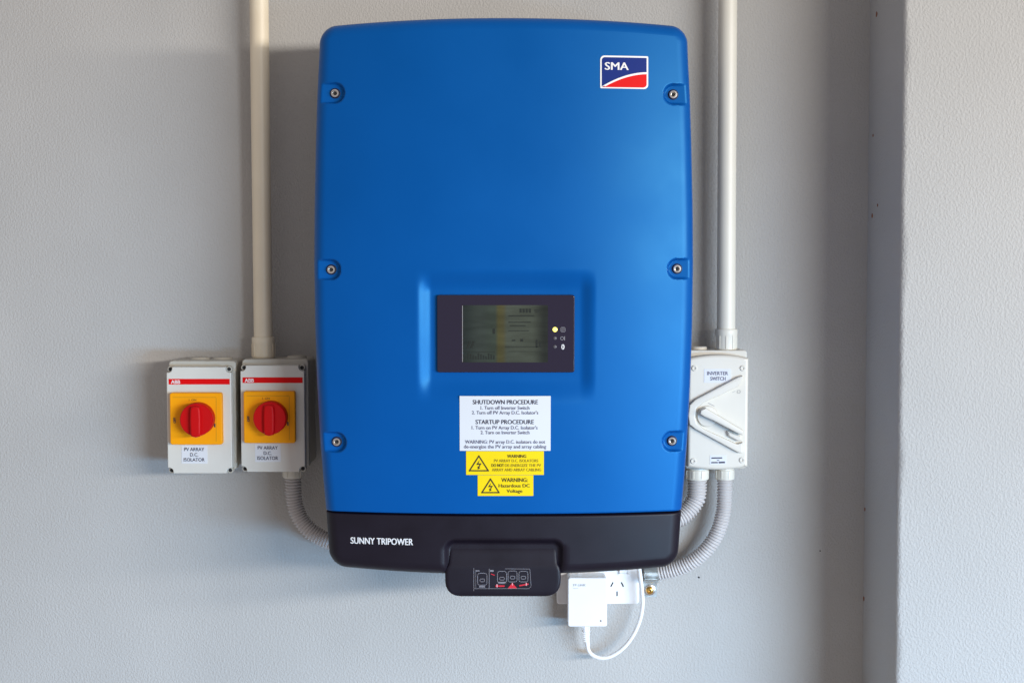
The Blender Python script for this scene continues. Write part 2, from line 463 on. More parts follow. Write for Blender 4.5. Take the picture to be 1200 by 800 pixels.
def shell(name, zlo, zhi, top, m):
    """lofted sheet; rows run between the seam and the outer edge"""
    L = abs(zhi - zlo)
    hw = .24
    xs = [-hw + e for e in EDGE]
    dense = [(-hw, -hw + .052, .0011), (hw - .052, hw, .0011)]
    if top: dense += [(DX0 - XC - .002, DX0 - XC + .026, .002), (DX1 - XC - .026, DX1 - XC + .002, .002)]
    else: dense += [(EX0 - XC - .002, EX0 - XC + .02, .001), (EX1 - XC - .02, EX1 - XC + .002, .001)]
    xs += lines(-hw + .0167, hw - .0167, dense)
    xs += [hw - e for e in reversed(EDGE)]
    ss = [x / hw for x in xs]
    es = [0, .0002, .0006, .0012, .002, .003]                 # seam side
    dz = [(p.z - zlo - .017, p.z - zlo + .029, .0011) for p in SCREWS] if top else [(.0, .08, .0016)]
    if top: dz += [(DZ1 - zlo - .034, DZ1 - zlo + .004, .002), (DZ0 - zlo - .002, DZ0 - zlo + .03, .002)]
    mid = lines(.0042, L - .0205, dz)
    outer = [L - e for e in (.019, .0172, .0150, *reversed(EDGE))]
    rows = es + mid + outer
    V = []
    for e in rows:
        t = e / L; eo = L - e
        for s in ss:
            zn = (ZS + .0011 + e) if top else (ZS - .0011 - e)
            h = HW(zn)
            if eo < RC: h = h - RC + math.sqrt(max(RC * RC - (RC - eo) ** 2, 0))
            x = XC + s * h
            u2 = ((x - XC) / .23) ** 2
            if top: a0 = zseam(x) + .0011; a1 = ztop(x)
            else: a0 = zseam(x) - .0011; a1 = zbot(x)
            z = a0 + (a1 - a0) * t
            V.append((x, -cover(x, z), z))
    w = len(ss); Fc = []
    for j in range(len(rows) - 1):
        for i in range(w - 1):
            q = (j * w + i, j * w + i + 1, (j + 1) * w + i + 1, (j + 1) * w + i)
            Fc.append(q if top else q[::-1])
    n = len(rows)
    rim = [i for i in range(w)] + [j * w + w - 1 for j in range(1, n)] + [(n - 1) * w + i for i in range(w - 2, -1, -1)] + [j * w for j in range(n - 2, 0, -1)]
    if not top: rim = rim[::-1]
    n0 = len(V)
    for i in rim: V.append((V[i][0], -.105, V[i][2]))
    for k in range(len(rim)):
        k2 = (k + 1) % len(rim); Fc.append((rim[k2], rim[k], n0 + k, n0 + k2))
    return mesh(name, V, Fc, m, inv, smooth=True, angle=50)
inv = thing('inverter', 'large blue solar inverter with black base and display hung on the grey wall', 'inverter', (XC, 0, ZB))
blue = shell('front_cover', ZS, ZT, True, M_BLUE)
blue['label'] = 'satin blue front cover with display recess'
black = shell('lower_cover', ZB, ZS, False, M_BLACK)
black['label'] = 'black plastic lower cover'
# chassis and back
bm = bmesh.new()
add_box(bm, XC - .205, XC + .205, .02, .112, ZB + .03, ZT - .03, .008)
for k in range(26):
    x = XC - .195 + .39 * k / 25
    add_box(bm, x - .0018, x + .0018, .004, .0205, ZB + .08, ZT - .06)
from_bm('chassis', bm, M_CHASSIS, inv)
# ventilation ribs under the black cover
for k in range(40):
    x = XC - .19 + .38 * k / 39
    if EX0 - .012 < x < EX1 + .012: continue
    zb = zbot(x)
    box('vent_rib', x - .0026, x + .0026, .11, .190, zb - .0008, zb + .004, M_BLACK, inv, .0012, 1)
# cover screws
for p, fl in zip(SCREWS, SDEEP):
    o = Vector((p.x, -fl + .003, p.z)); ax = (0, -1, 0)
    sc = lathe('cover_screw', o, ax, [(.0052, 0), (.0052, .0058), (.0048, .0064), (.0031, .0065), (.0028, .0040), (.0002, .0036)], M_STEEL, inv, 24)
    lathe('hex_socket', o, ax, [(.0027, .0037), (.0026, .00425), (.0003, .0043)], M_HOLE, sc, 6)
    lathe('washer', o, ax, [(.0066, .0022), (.0066, .0036), (.006, .0038), (.003, .0038)], M_BLACK, sc, 24)
# ---- display
dd = cover(XC, (P(590, 390, .23)).z) + .0045
a = P(512, 345.5, dd); b = P(673.3, 436.3, dd)
prism('tmp', rrect(a.x, b.x, b.z, a.z, .003), dd - .012, dd, M_PANEL, inv, .0012, 3).name = 'display_panel'
panel = bpy.data.objects['display_panel']; BASE['display_panel'] = BASE[inv.name]
panel['label'] = 'black glossy display panel'
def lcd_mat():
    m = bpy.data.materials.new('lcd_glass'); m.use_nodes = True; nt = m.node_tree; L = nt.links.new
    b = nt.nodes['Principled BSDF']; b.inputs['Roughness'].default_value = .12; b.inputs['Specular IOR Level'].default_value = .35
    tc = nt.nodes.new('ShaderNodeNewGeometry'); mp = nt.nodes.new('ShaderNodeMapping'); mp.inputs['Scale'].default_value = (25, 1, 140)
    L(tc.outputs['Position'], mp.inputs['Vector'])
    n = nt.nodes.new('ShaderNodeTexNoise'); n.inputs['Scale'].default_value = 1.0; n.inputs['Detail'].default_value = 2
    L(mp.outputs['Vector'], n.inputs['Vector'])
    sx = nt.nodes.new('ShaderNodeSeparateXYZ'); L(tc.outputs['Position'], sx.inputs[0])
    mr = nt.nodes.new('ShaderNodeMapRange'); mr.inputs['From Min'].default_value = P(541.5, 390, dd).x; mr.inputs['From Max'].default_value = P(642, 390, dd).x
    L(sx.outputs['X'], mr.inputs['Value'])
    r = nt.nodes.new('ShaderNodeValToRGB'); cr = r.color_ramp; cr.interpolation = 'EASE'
    stops = ((0, (.020, .028, .026)), (.22, (.043, .054, .046)), (.38, (.046, .060, .045)), (.43, (.082, .074, .030)), (.47, (.084, .076, .034)), (.53, (.072, .082, .062)), (.80, (.066, .075, .056)), (.97, (.024, .028, .024)))  # amber middle stops paint a reflected stripe into the screen colour
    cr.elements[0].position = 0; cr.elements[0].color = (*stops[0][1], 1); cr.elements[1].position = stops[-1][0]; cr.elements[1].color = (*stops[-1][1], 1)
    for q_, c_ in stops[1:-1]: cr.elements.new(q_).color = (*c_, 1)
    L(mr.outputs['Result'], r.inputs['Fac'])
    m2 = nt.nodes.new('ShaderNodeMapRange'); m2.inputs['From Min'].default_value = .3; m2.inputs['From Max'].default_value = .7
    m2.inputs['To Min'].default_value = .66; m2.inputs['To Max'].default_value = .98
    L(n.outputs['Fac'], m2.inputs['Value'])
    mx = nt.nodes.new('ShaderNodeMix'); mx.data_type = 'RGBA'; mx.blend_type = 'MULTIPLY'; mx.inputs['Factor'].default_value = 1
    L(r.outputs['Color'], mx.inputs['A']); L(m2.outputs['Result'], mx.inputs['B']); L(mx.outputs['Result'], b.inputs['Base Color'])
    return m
scr_d = dd + .0004
a = P(541.5, 357.5, scr_d); b = P(642, 424.5, scr_d)
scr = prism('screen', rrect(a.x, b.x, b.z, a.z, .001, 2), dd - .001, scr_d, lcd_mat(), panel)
M_LCDINK = mat('lcd_segment', (0.012, 0.016, 0.013), .3)
M_LCDY = mat('lcd_amber_reflection', (0.085, 0.072, 0.018), .2)  # amber tone of the painted reflection stripe, not assigned
M_LCDL = mat('lcd_light_band', (0.056, 0.066, 0.049), .2)
q = lambda x0, y0, x1, y1: [(x0, y0), (x0, y1), (x1, y1), (x1, y0)]
decal('screen_edge', [q(541.7, 358, 542.3, 424)], flat(scr_d), mat('screen_rim', (.34,.32,.33), .3), scr, .0002)
seg = [q(596, 369.5, 626, 370.6), q(596, 377, 622, 378), q(598, 381, 616, 382), q(596, 387, 620, 387.8), q(600, 398, 604, 399.5), q(610, 397, 613, 400), q(592, 406, 636, 406.6), q(546, 412, 580, 412.5), q(596, 411.5, 634, 412)]
seg += [[(546.5, 408), (548.5, 408), (552, 399.5), (550, 399.5)], [(551, 408), (553, 408), (556.5, 399.5), (554.5, 399.5)], q(577.5, 385, 580, 391), q(628, 398, 630, 407), q(632, 400, 634, 406)]
seg += [q(545 + 3 * k, 417 - (k * 7 % 4), 546.6 + 3 * k, 421) for k in range(12)]
decal('screen_segment', seg, flat(scr_d), M_LCDINK, scr, .0003)
decal('screen_segment', [q(609 + 3.6 * k, 361.5, 611.4 + 3.6 * k, 366.3) for k in range(4)] + [q(626, 363, 634, 364.2), q(627, 365.2, 633, 366.2)], flat(scr_d), M_LCDINK, scr, .0003)
for k, (py, m) in enumerate(((386, M_LED), (396.2, M_LEDOFF), (406.2, M_LEDOFF))):
    p = P(650.4, py, dd)
    r = (.0030, .0022, .0022)[k]
    lathe('indicator_light', (p.x, -dd + .001, p.z), (0, -1, 0), [(r, 0), (r, .0013), (r * .8, .0018), (r * .3, .0021)], m, panel, 20)
ic = stroke([(657.3, 383.6), (662.2, 383.6), (662.2, 388.6), (657.3, 388.6)], .7, True) + stroke([(657.5, 386), (662, 386)], .6) + stroke([(659.7, 384), (659.7, 388.4)], .6)
decal('panel_icon', ic, flat(dd), M_GREYINK, panel)
decal('panel_icon', stroke([(657, 394.6), (660.4, 394.6), (660.4, 398), (657, 398)], .7, True) + stroke([(661.6, 394.4), (661.6, 398.2)], .9), flat(dd), M_GREYINK, panel)
bl = [(659.7 + 1.9 * math.cos(t * .5236), 406.3 + 3.1 * math.sin(t * .5236)) for t in range(12)]
decal('panel_icon', [bl], flat(dd), M_WINK, panel)
decal('panel_icon', stroke([(659.6, 404.4), (659.6, 408.2)], .5) + stroke([(658.6, 405.3), (660.7, 407.3)], .4) + stroke([(658.6, 407.3), (660.7, 405.3)], .4), flat(dd), M_PANEL, panel, .0005)

# ---- brand badge
def badge():
    def rp(x0, y0, x1, y1, rtl, rtr, rbr, rbl):
        out = []
        for cx, cy, r, a0 in ((x0 + rtl, y0 + rtl, rtl, 180), (x1 - rtr, y0 + rtr, rtr, 270), (x1 - rbr, y1 - rbr, rbr, 0), (x0 + rbl, y1 - rbl, rbl, 90)):
            for k in range(6):
                t = R(a0 + 90 * k / 5); out.append((cx + r * math.cos(t), cy + r * math.sin(t)))
        return [(x, y + (x - 731) * .02) for x, y in out]
    bd = decal('logo_badge', [rp(703.4, 65.8, 759.6, 104.2, 5, 1.2, 5, 1.2)], surf, M_WINK, inv, .0006)
    bd['label'] = 'navy and red badge with white rim and letters'
    decal('badge_field', [rp(705.3, 67.8, 757.7, 102.2, 3.6, .5, 3.6, .5)], surf, M_NAVY, bd, .0010)
    sw = lambda o: [(705.3 + o * 3.0, 102.3 - o * 1.0 - .5), *[(705.3 + (757.7 - 705.3) * t, 102.2 - 16.5 * (1 - (1 - t) ** 1.9) + o * 1.55 + .3) for t in [k / 14 for k in range(1, 15)]]]
    arc = sw(-.6); arc2 = sw(.9)
    wh = [arc[i:i + 2] + arc2[i:i + 2][::-1] for i in range(len(arc) - 1)]
    decal('badge_line', wh, surf, M_WINK, bd, .0018)
    red = [(705.8, 102.3)] + [(x, y + .6) for x, y in sw(.2)[1:]] + [(757.7, 99.5), (756.6, 102), (754.3, 103)]
    decal('badge_swoosh', [red], surf, M_RED, bd, .0014)
    lettering([('SMA', 722.6, 82.3, 27.5, 8.6)], surf, M_WINK, bd, eps=.0014, off=.018)
badge()
lettering([('SUNNY TRIPOWER', 447.3, 637.4, 74.5, 7.6)], surf, M_WINK, inv, eps=.0005, off=.018)

# ---- stickers on the front
s1 = sticker('instruction_label', 538.6, 463.8, 645.2, 527.8, surf, M_WLABEL, inv)
s1['label'] = 'white sticker with shutdown and startup steps'
l1 = lambda x, z: surf(x, z) + .0005
lettering([('SHUTDOWN PROCEDURE', 592.2, 473.4, 76.5, 5.0), ('STARTUP PROCEDURE', 591.5, 496.6, 68.5, 5.0)], l1, M_INK, s1, off=.016)
lettering([('1. Turn off Inverter Switch', 592, 479.6, 57.5, 4.0), ("2. Turn off PV Array D.C. Isolator's", 592, 485.2, 78, 4.0),
           ("1. Turn on PV Array D.C. Isolator's", 591.5, 502.8, 77.5, 4.0), ('2. Turn on Inverter Switch', 592, 508.4, 57.5, 4.0),
           ('WARNING: PV array D.C. isolators do not', 592, 519.4, 94.5, 4.0), ('de-energize the PV array and array cabling', 592, 525.0, 97, 4.0)], l1, M_INKSOFT, s1, off=.004)
s2 = sticker('warning_label', 546.2, 528.2, 637.3, 556.0, surf, M_YLABEL, inv)
s3 = sticker('warning_label', 559.8, 556.4, 625.0, 580.6, surf, M_YLABEL, inv)
s2['label'] = 'wider yellow warning sticker with four lines'; s3['label'] = 'smaller yellow hazardous voltage sticker'
def hazard(cx, y0, y1, hw, parent):
    decal('warning_triangle', stroke([(cx, y0 + 1), (cx + hw, y1), (cx - hw, y1)], 1.5, True), l1, M_INKY, parent, .0003)
    h = y1 - y0; t = lambda fx, fy: (cx + fx * hw, y0 + fy * h)
    decal('bolt_symbol', [[t(.10, .30), t(-.28, .62), t(-.10, .62), t(.02, .42)], [t(-.10, .62), t(-.20, .55), t(.26, .52), t(.24, .60)], [t(.26, .52), t(.02, .82), t(-.08, .78), t(.12, .57)],
                          [t(-.14, .72), t(-.10, .92), t(.16, .82)]], l1, M_INKY, parent, .0004)
hazard(561.2, 533.0, 551.2, 11.0, s2); hazard(574.8, 560.0, 576.8, 10.0, s3)
lettering([('WARNING', 605.5, 536.0, 22.5, 3.7), ('DO NOT', 583.3, 546.6, 14.5, 3.5)], l1, M_INKY, s2, off=.016)
lettering([('PV ARRAY D.C. ISOLATORS', 605, 541.2, 52, 3.4), ('DE-ENERGIZE THE PV', 613.0, 546.6, 42.5, 3.4), ('ARRAY AND ARRAY CABLING', 605.5, 551.8, 58, 3.4)], l1, M_INKYSOFT, s2, off=.004)
lettering([('WARNING:', 603, 564.3, 31, 4.6), ('Hazardous DC', 602.6, 570.6, 36.5, 3.9), ('Voltage', 603, 576.8, 18.5, 3.9)], l1, M_INKY, s3, off=.016)

# ---- load-disconnect handle below the black cover
def handle():
    f0 = EFLOOR + .0035
    rows = []
    pts = [(641.5, 63.5, -.0045), (642.5, 64, -.0036), (650, 64.4, -.0024), (659, 65, -.0008), (661.5, 65.5, .0), (664, 67.2, .0005), (668, 68.3, .0005), (674, 68.9, .0005), (681, 68.6, .0005), (686, 67.6, .0004), (690, 65.4, .0002), (693, 62.2, -.0002), (695.3, 57.5, -.0012), (696.4, 52, -.0035), (696.9, 47, -.0080)]
    V = []; Fc = []
    cxp = 589.4
    us = [-1, -.995, -.985, -.97, -.95, -.92, -.88, -.8, -.6, -.3, 0, .3, .6, .8, .88, .92, .95, .97, .985, .995, 1]
    for py, hw, dv in pts:
        py = py if py < 668 else 668 + (py - 668) * 1.09
        c = P(cxp, py, f0); h = hw * mpp(f0)
        for u in us:
            e = (1 - abs(u)) * h; rr_ = .0035
            drop = rr_ - math.sqrt(max(rr_ ** 2 - (rr_ - min(e, rr_)) ** 2, 0))
            V.append((c.x + u * h, -(f0 + dv - drop), c.z))
    w = len(us)
    for j in range(len(pts) - 1):
        for i in range(w - 1): Fc.append((j * w + i, (j + 1) * w + i, (j + 1) * w + i + 1, j * w + i + 1))
    n = len(pts)
    rim = [i for i in range(w)] + [j * w + w - 1 for j in range(1, n)] + [(n - 1) * w + i for i in range(w - 2, -1, -1)] + [j * w for j in range(n - 2, 0, -1)]
    n0 = len(V)
    for i in rim: V.append((V[i][0], -(.150 if V[i][2] < P(590, 668, f0).z else .19), V[i][2]))
    for k in range(len(rim)):
        k2 = (k + 1) % len(rim); Fc.append((rim[k], rim[k2], n0 + k2, n0 + k))
    h = mesh('disconnect_handle', V, Fc, M_BLACK, inv, smooth=True, angle=50)
    h['label'] = 'black plug-in disconnect handle with printed icons'
    fd = flat(f0 + .0006)
    ox, oy, k = 550, 655, 90 / 1200
    T = lambda pts: [(ox + x * k, oy + y * k) for x, y in pts]
    g = stroke(T([(70, 140), (70, 490)]), .5) + stroke(T([(70, 455), (930, 455), (965, 420), (945, 150), (560, 145)]), .45) + stroke(T([(310, 150), (310, 460)]), .6) + stroke(T([(100, 165), (100, 455)]), .35)
    for x0, x1, y0, y1 in ((130, 275, 215, 400), (440, 580, 185, 375), (605, 745, 180, 350), (775, 915, 185, 350)):
        g += stroke(T([(x0 + 20, y0), (x1 - 20, y0), (x1, y0 + 25), (x1, y1 - 20), (x1 - 20, y1), (x0 + 20, y1), (x0, y1 - 20), (x0, y0 + 25)]), .6, True)
        xm = (x0 + x1) / 2; ym = y0 + (y1 - y0) * .6
        g += stroke(T([(xm - 35, ym - 22), (xm + 35, ym - 22), (xm + 35, ym + 22), (xm - 35, ym + 22)]), .6, True)
    g += stroke(T([(165, 425), (235, 425)]), 1.6) + stroke(T([(450, 358), (570, 358)]), 1.4) + stroke(T([(338, 178), (366, 178)]), 2.0) + stroke(T([(110, 178), (150, 178)]), 1.2)
    decal('handle_icon', g, fd, M_GREYINK, h, .0003)
    rd = [T([(600, 450), (672, 365), (745, 450)])] + stroke(T([(420, 415), (540, 415)]), 1.7) + stroke(T([(790, 408), (915, 385)]), 1.5) + stroke(T([(345, 228), (390, 246)]), .9)
    decal('handle_icon', rd, fd, M_REDINK, h, .0004)
    wt = stroke(T([(433, 395), (433, 425)]), 1.3) + stroke(T([(673, 372), (673, 395)]), 1.1) + stroke(T([(890, 372), (890, 400)]), 1.3)
    decal('handle_icon', wt, fd, mat('pink_ink', (.75, .35, .4), .5), h, .0006)
handle()

# ================================================================== DC ISOLATORS
LD = .086                        # lid front distance from the wall
def isolator(x0p, x1p, y0p, y1p, caps, label, tilt=0):
    a = P(x0p, y0p, LD); b = P(x1p, y1p, LD)
    x0, x1, z1, z0 = a.x, b.x, a.z, b.z
    cx = (x0 + x1) / 2
    t = thing('isolator_switch', label, 'isolator', (cx, 0, z0), 'rotary isolators beside the inverter')
    W = x1 - x0; H = z1 - z0; k = mpp(LD)
    # base box stands a little higher than the lid
    bx0, bx1, bz0, bz1 = x0 - .0005, x1 + .0035, z0 + .004, z1 + .0062
    bm = bmesh.new()
    add_prism(bm, rrect(bx0 + .0005, bx1 - .0005, bz0, bz1, .005, 3), .001, .058, .001, 1)
    add_prism(bm, rrect(bx0, bx1, bz0 - .0012, bz1 + .0012, .005, 3), .052, .070, .0025, 2)
    from_bm('base_box', bm, M_BASEGREY, t)
    # lid with its four corners cut back for the screws
    n = .0068; c = .0022
    def corner(cx_, cz_, sx, sz):
        pts = [(cx_, cz_ - sz * n * 1.15), (cx_ - sx * n * .55, cz_ - sz * n * 1.1), (cx_ - sx * n * .95, cz_ - sz * n * .85), (cx_ - sx * n * 1.1, cz_ - sz * n * .5), (cx_ - sx * n * 1.15, cz_)]
        return pts
    poly = corner(x1, z1, 1, 1) + corner(x0, z1, -1, 1)[::-1] + corner(x0, z0, -1, -1) + corner(x1, z0, 1, -1)[::-1]
    prism('lid', poly, .0705, LD, M_LIDGREY, t, .0016, 2)
    for sx in (-1, 1):
        for sz in (-1, 1):
            px = (x1 if sx > 0 else x0) - sx * .0040; pz = (z1 if sz > 0 else z0) - sz * .0036
            s = lathe('lid_screw', (px, -.068, pz), (0, -1, 0), [(.0042, 0), (.0042, .010), (.0036, .0108), (.0022, .0108)], M_BASEGREY, t, 16)
            lathe('screw_slot', (px, -.0785, pz), (0, -1, 0), [(.0026, 0), (.0026, .0006), (.0004, .0006)], M_HOLE, s, 12)
    fd = flat(LD)
    X = lambda f: x0p + (x1p - x0p) * f
    Y = lambda f: y0p + (y1p - y0p) * f
    st = sticker('brand_stripe', X(.037), Y(.112), X(.962), Y(.164), fd, M_RED, t, .0004, 2, 1)
    lettering([('ABB', X(.142), Y(.157), 10.5, 4.2)], flat(LD + .0004), M_WINK, st, off=.02)
    # amber plate
    YD = LD + .0095
    pa = P(X(.062), Y(.252), YD); pb_ = P(X(.835), Y(.722), YD)
    pl = prism('switch_plate', rrect(pa.x - .0012, pb_.x + .0012, pb_.z - .0012, pa.z + .0012, .0030, 3), LD - .001, YD, M_YPLATE, t, .0018, 2)
    fy = flat(YD)
    decal('plate_line', [q(X(.10), Y(.284), X(.755), Y(.287))], fy, M_INKYSOFT, pl, .0002)
    decal('plate_line', [q(X(.754), Y(.29), X(.7585), Y(.70))], fy, M_INKYSOFT, pl, .0002)
    lettering([('I  ON', X(.40), Y(.318), 8.5, 2.2)], fy, M_INKY, pl, eps=.0003)
    lettering([('OFF', X(.145), Y(.50), 6.5, 2.8)], fy, M_INK, pl, eps=.0003, off=.03, rot=math.pi / 2)
    decal('plate_mark', [q(X(.725), Y(.53), X(.745), Y(.565))], fy, M_INK, pl, .0003)
    # knob
    KD = LD + .028
    pc = P(X(.452), Y(.497), KD); r = 19.6 * mpp(KD)
    kb = lathe('knob', (pc.x, -YD, pc.z), (0, -1, 0), [(r * .99, 0), (r, .001), (r, .0165), (r * .985, .0178), (r * .95, .0188), (r * .5, .0190), (r * .1, .0190)], M_KNOB, t, 48)
    gw = .0072
    gp = [(pc.x - gw * .82, pc.z + r * .80), (pc.x - gw, pc.z + r * .5), (pc.x - gw * 1.05, pc.z), (pc.x - gw, pc.z - r * .75), (pc.x - gw * .8, pc.z - r * .98), (pc.x, pc.z - r * 1.04), (pc.x + gw * .8, pc.z - r * .98), (pc.x + gw, pc.z - r * .75), (pc.x + gw * 1.05, pc.z), (pc.x + gw, pc.z + r * .5), (pc.x + gw * .82, pc.z + r * .80), (pc.x, pc.z + r * .86)]
    prism('knob_grip', gp, YD + .017, YD + .0255, M_KNOB, kb, .0030, 3)
    # paper label
    lb = sticker('name_label', X(.23), Y(.735), X(.625), Y(.905), fd, M_WLABEL, t, .0004, 2, 1)
    fl = flat(LD + .0004)
    lettering([('PV ARRAY', X(.425), Y(.788), 23.5, 4.0), ('D.C.', X(.425), Y(.838), 9.5, 4.0), ('ISOLATOR', X(.425), Y(.885), 24.5, 4.0)], fl, M_INK, lb, off=.01)
    # blanking caps on top
    for f in caps:
        px = x0 + W * f
        lathe('blanking_cap', (px, -.036, bz1 - .001), (0, 0, 1), [(.0142, 0), (.0142, .0022), (.0130, .0032), (.0125, .0046), (.010, .0052), (.002, .0052)], M_BASEGREY, t, 28)
    return t, bz1, bz0, cx
isoA, topA, botA, cxA = isolator(194.8, 272.2, 429.8, 554.6, (.40, .76), 'grey rotary isolator with red knob and two round blanking caps on top')
isoB, topB, botB, cxB = isolator(281.4, 357.6, 428.0, 552.8, (.80,), 'grey rotary isolator with red knob under the beige conduit, next to the inverter')

# ================================================================== RIGID CONDUITS
def conduit(name_label, pxt, pxb, pyb, d, ztop_, zbox, m, rpx, base_cup):
    b = P(pxb, pyb, d); tp = P(pxt, 0, d)
    dirv = Vector((tp.x - b.x, 0, tp.z - b.z)).normalized()
    bot = Vector((b.x, -d, zbox))
    t = thing('conduit_pipe', name_label, 'conduit', (b.x, -d, zbox), 'straight conduits running up the wall')
    r = rpx * mpp(d)
    Lp = (ztop_ - zbox) / dirv.z
    lathe('pipe', bot, dirv, [(r, .004), (r, .35), (r, .7), (r, Lp)], m, t, 40)
    rc = r * 1.23
    ad = lathe('adaptor', bot, (0, 0, 1), [(rc * .86, -.001), (rc * .90, .0022), (rc * .98, .0024), (rc * .98, .0215), (rc * 1.0, .0225), (rc * 1.0, .0285), (rc * .96, .0300), (r * 1.01, .0302)], m, t, 48)
    for k in range(10):
        a = 2 * math.pi * k / 10 + .2
        c = bot + Vector((math.cos(a) * rc * .99, math.sin(a) * rc * .99, .012))
        bm = bmesh.new(); tt = bmesh.new(); bmesh.ops.create_cube(tt, size=1)
        for v in tt.verts:
            l = Vector((v.co.x * .0011, v.co.y * .0016, v.co.z * .018))
            v.co = c + Vector((l.x * math.cos(a) - l.y * math.sin(a), l.x * math.sin(a) + l.y * math.cos(a), l.z))
        merge(bm, tt); from_bm('grip_rib', bm, m, ad)
    return t
conduit('beige round conduit running up the wall from the rotary isolator', 303.6, 308.6, 395, .034, 3.15, topB - .0005, M_PVC, 11.0, .03)

# ================================================================== AC SWITCH
SD = .078
def ac_switch():
    a = P(806, 417, SD); b = P(876.8, 551.5, SD)
    x0, x1, z1, z0 = a.x, b.x, a.z, b.z
    t = thing('inverter_switch', 'off-white wall isolator with angled lever handle beside the blue inverter', 'switch', ((x0 + x1) / 2, 0, z0))
    bm = bmesh.new()
    add_prism(bm, rrect(x0 + .001, x1 - .001, z0 + .001, z1 + .0055, .004, 3), .001, .054, .001, 1)
    add_prism(bm, rrect(x0, x1, z0, z1 + .0065, .004, 3), .048, .058, .002, 2)
    from_bm('base_box', bm, M_SWITCHB, t)
    # cover with a gently arched top
    poly = []
    n = 14
    for i in range(n + 1):
        u = -1 + 2 * i / n; poly.append((x0 + .0006 + (x1 - x0 - .0012) * i / n, z1 + .0015 - .0050 * u * u))
    poly += [(x1 - .0006, z0 + .006)] + [(x0 + .0006 + (x1 - x0 - .0012) * (1 - i / n), z0 + .0012 + .0042 * (1 - 2 * i / n) ** 2) for i in range(n + 1)]
    cvr = prism('cover', poly, .0585, SD, M_SWITCH, t, .0045, 3)
    fd = SD
    pp = lambda pts, d: pxpoly(pts, d)
    o = lambda x, y: (790 + x / 4, 380 + y / 4)
    # raised V shaped guard round the lever
    HD = SD + .007
    vee = [(72, 378), (100, 352), (300, 247), (322, 240), (326, 252), (300, 292), (205, 338), (140, 366), (108, 392), (100, 430), (108, 462), (140, 490), (295, 560), (322, 553), (322, 602), (308, 604), (290, 596), (100, 492), (72, 470), (66, 430)]
    g = bmesh.new(); add_prism(g, pp([o(*v) for v in vee], HD), SD - .002, HD, .0026, 2)
    from_bm('lever_guard', g, M_SWITCH, t)
    pc = P(*o(156, 430), SD)
    hub = lathe('lever_hub', (pc.x, -SD + .001, pc.z), (0, -1, 0), [(.0142, 0), (.0142, .0034), (.0134, .0044), (.004, .0048)], M_SWITCH, t, 36)
    ring = lathe('hub_gap', (pc.x, -SD + .0008, pc.z), (0, -1, 0), [(.0148, 0), (.0148, .0009), (.004, .0009)], M_BASEGREY, hub, 36)
    lv = [o(126, 402), o(150, 392), o(318, 492), o(326, 500), o(322, 520), o(300, 512), o(186, 452), o(140, 432), o(122, 420)]
    lever = prism('lever', pp(lv, SD + .015), SD + .002, SD + .015, M_SWITCH, t, .0025, 2)
    tip = [o(250, 500), o(312, 522), o(316, 545), o(300, 548), o(256, 524)]
    prism('lever_foot', pp(tip, SD + .006), SD - .001, SD + .006, M_SWITCH, lever, .0015, 1)
    for sx, sy in ((95, 205), (322, 205), (90, 640), (318, 635)):
        c = P(*o(sx, sy), SD)
        s = lathe('cover_screw', (c.x, -SD + .0005, c.z), (0, -1, 0), [(.0040, 0), (.0040, .0012), (.0034, .0019), (.0018, .0019), (.0016, .0009), (.0003, .0008)], M_SWITCHB, t, 20)
    l = sticker('name_label', 825.2, 432.2, 856.6, 448.2, flat(SD), M_WLABEL, t, .0004, 2, 1)
    lettering([('INVERTER', 841, 439.3, 24.5, 4.2), ('SWITCH', 841.3, 445.6, 18, 4.2)], flat(SD + .0004), M_INKSOFT, l, off=.006)
    l = sticker('rating_label', 832, 533, 851.3, 543.8, flat(SD), M_WLABEL, t, .0004, 2, 1)
    sm = stroke([(834.5, 536.4), (845.5, 536.2)], 1.5) + stroke([(840.5, 539), (842.5, 539)], .8) + stroke([(834.2, 541.7), (840.5, 541.7)], 1.4) + stroke([(843.2, 541.6), (848.6, 541.4)], 1.9)
    decal('small_print', sm, flat(SD + .0004), M_INK, l)
    decal('moulded_mark', stroke([(858.5, 459.5), (861.5, 458.2)], .6) + stroke([(864.6, 457.2), (866.8, 457.2), (867.6, 458.8), (866.6, 460.4), (864.6, 460.4), (863.8, 458.8)], .6, True), flat(SD), mat('pale_grey_ink', (.45, .44, .42), .5), t)
    decal('lever_mark', stroke([o(160, 368), o(188, 382)], .5), flat(SD), M_GREYINK, t, .0004)
    c = P(818, 410, .03)
    lathe('blanking_cap', (c.x, -.03, z1 + .005), (0, 0, 1), [(.0125, 0), (.0125, .0035), (.0115, .005), (.002, .005)], M_SWITCHB, t, 24)
    return t, z1 + .0055, z0 + .001
sw, swtop, swbot = ac_switch()
conduit('off-white round conduit running up the wall from the lever switch', 853.0, 850.8, 395, .038, 3.15, swtop - .0005, M_PVC2, 10.8, .03)

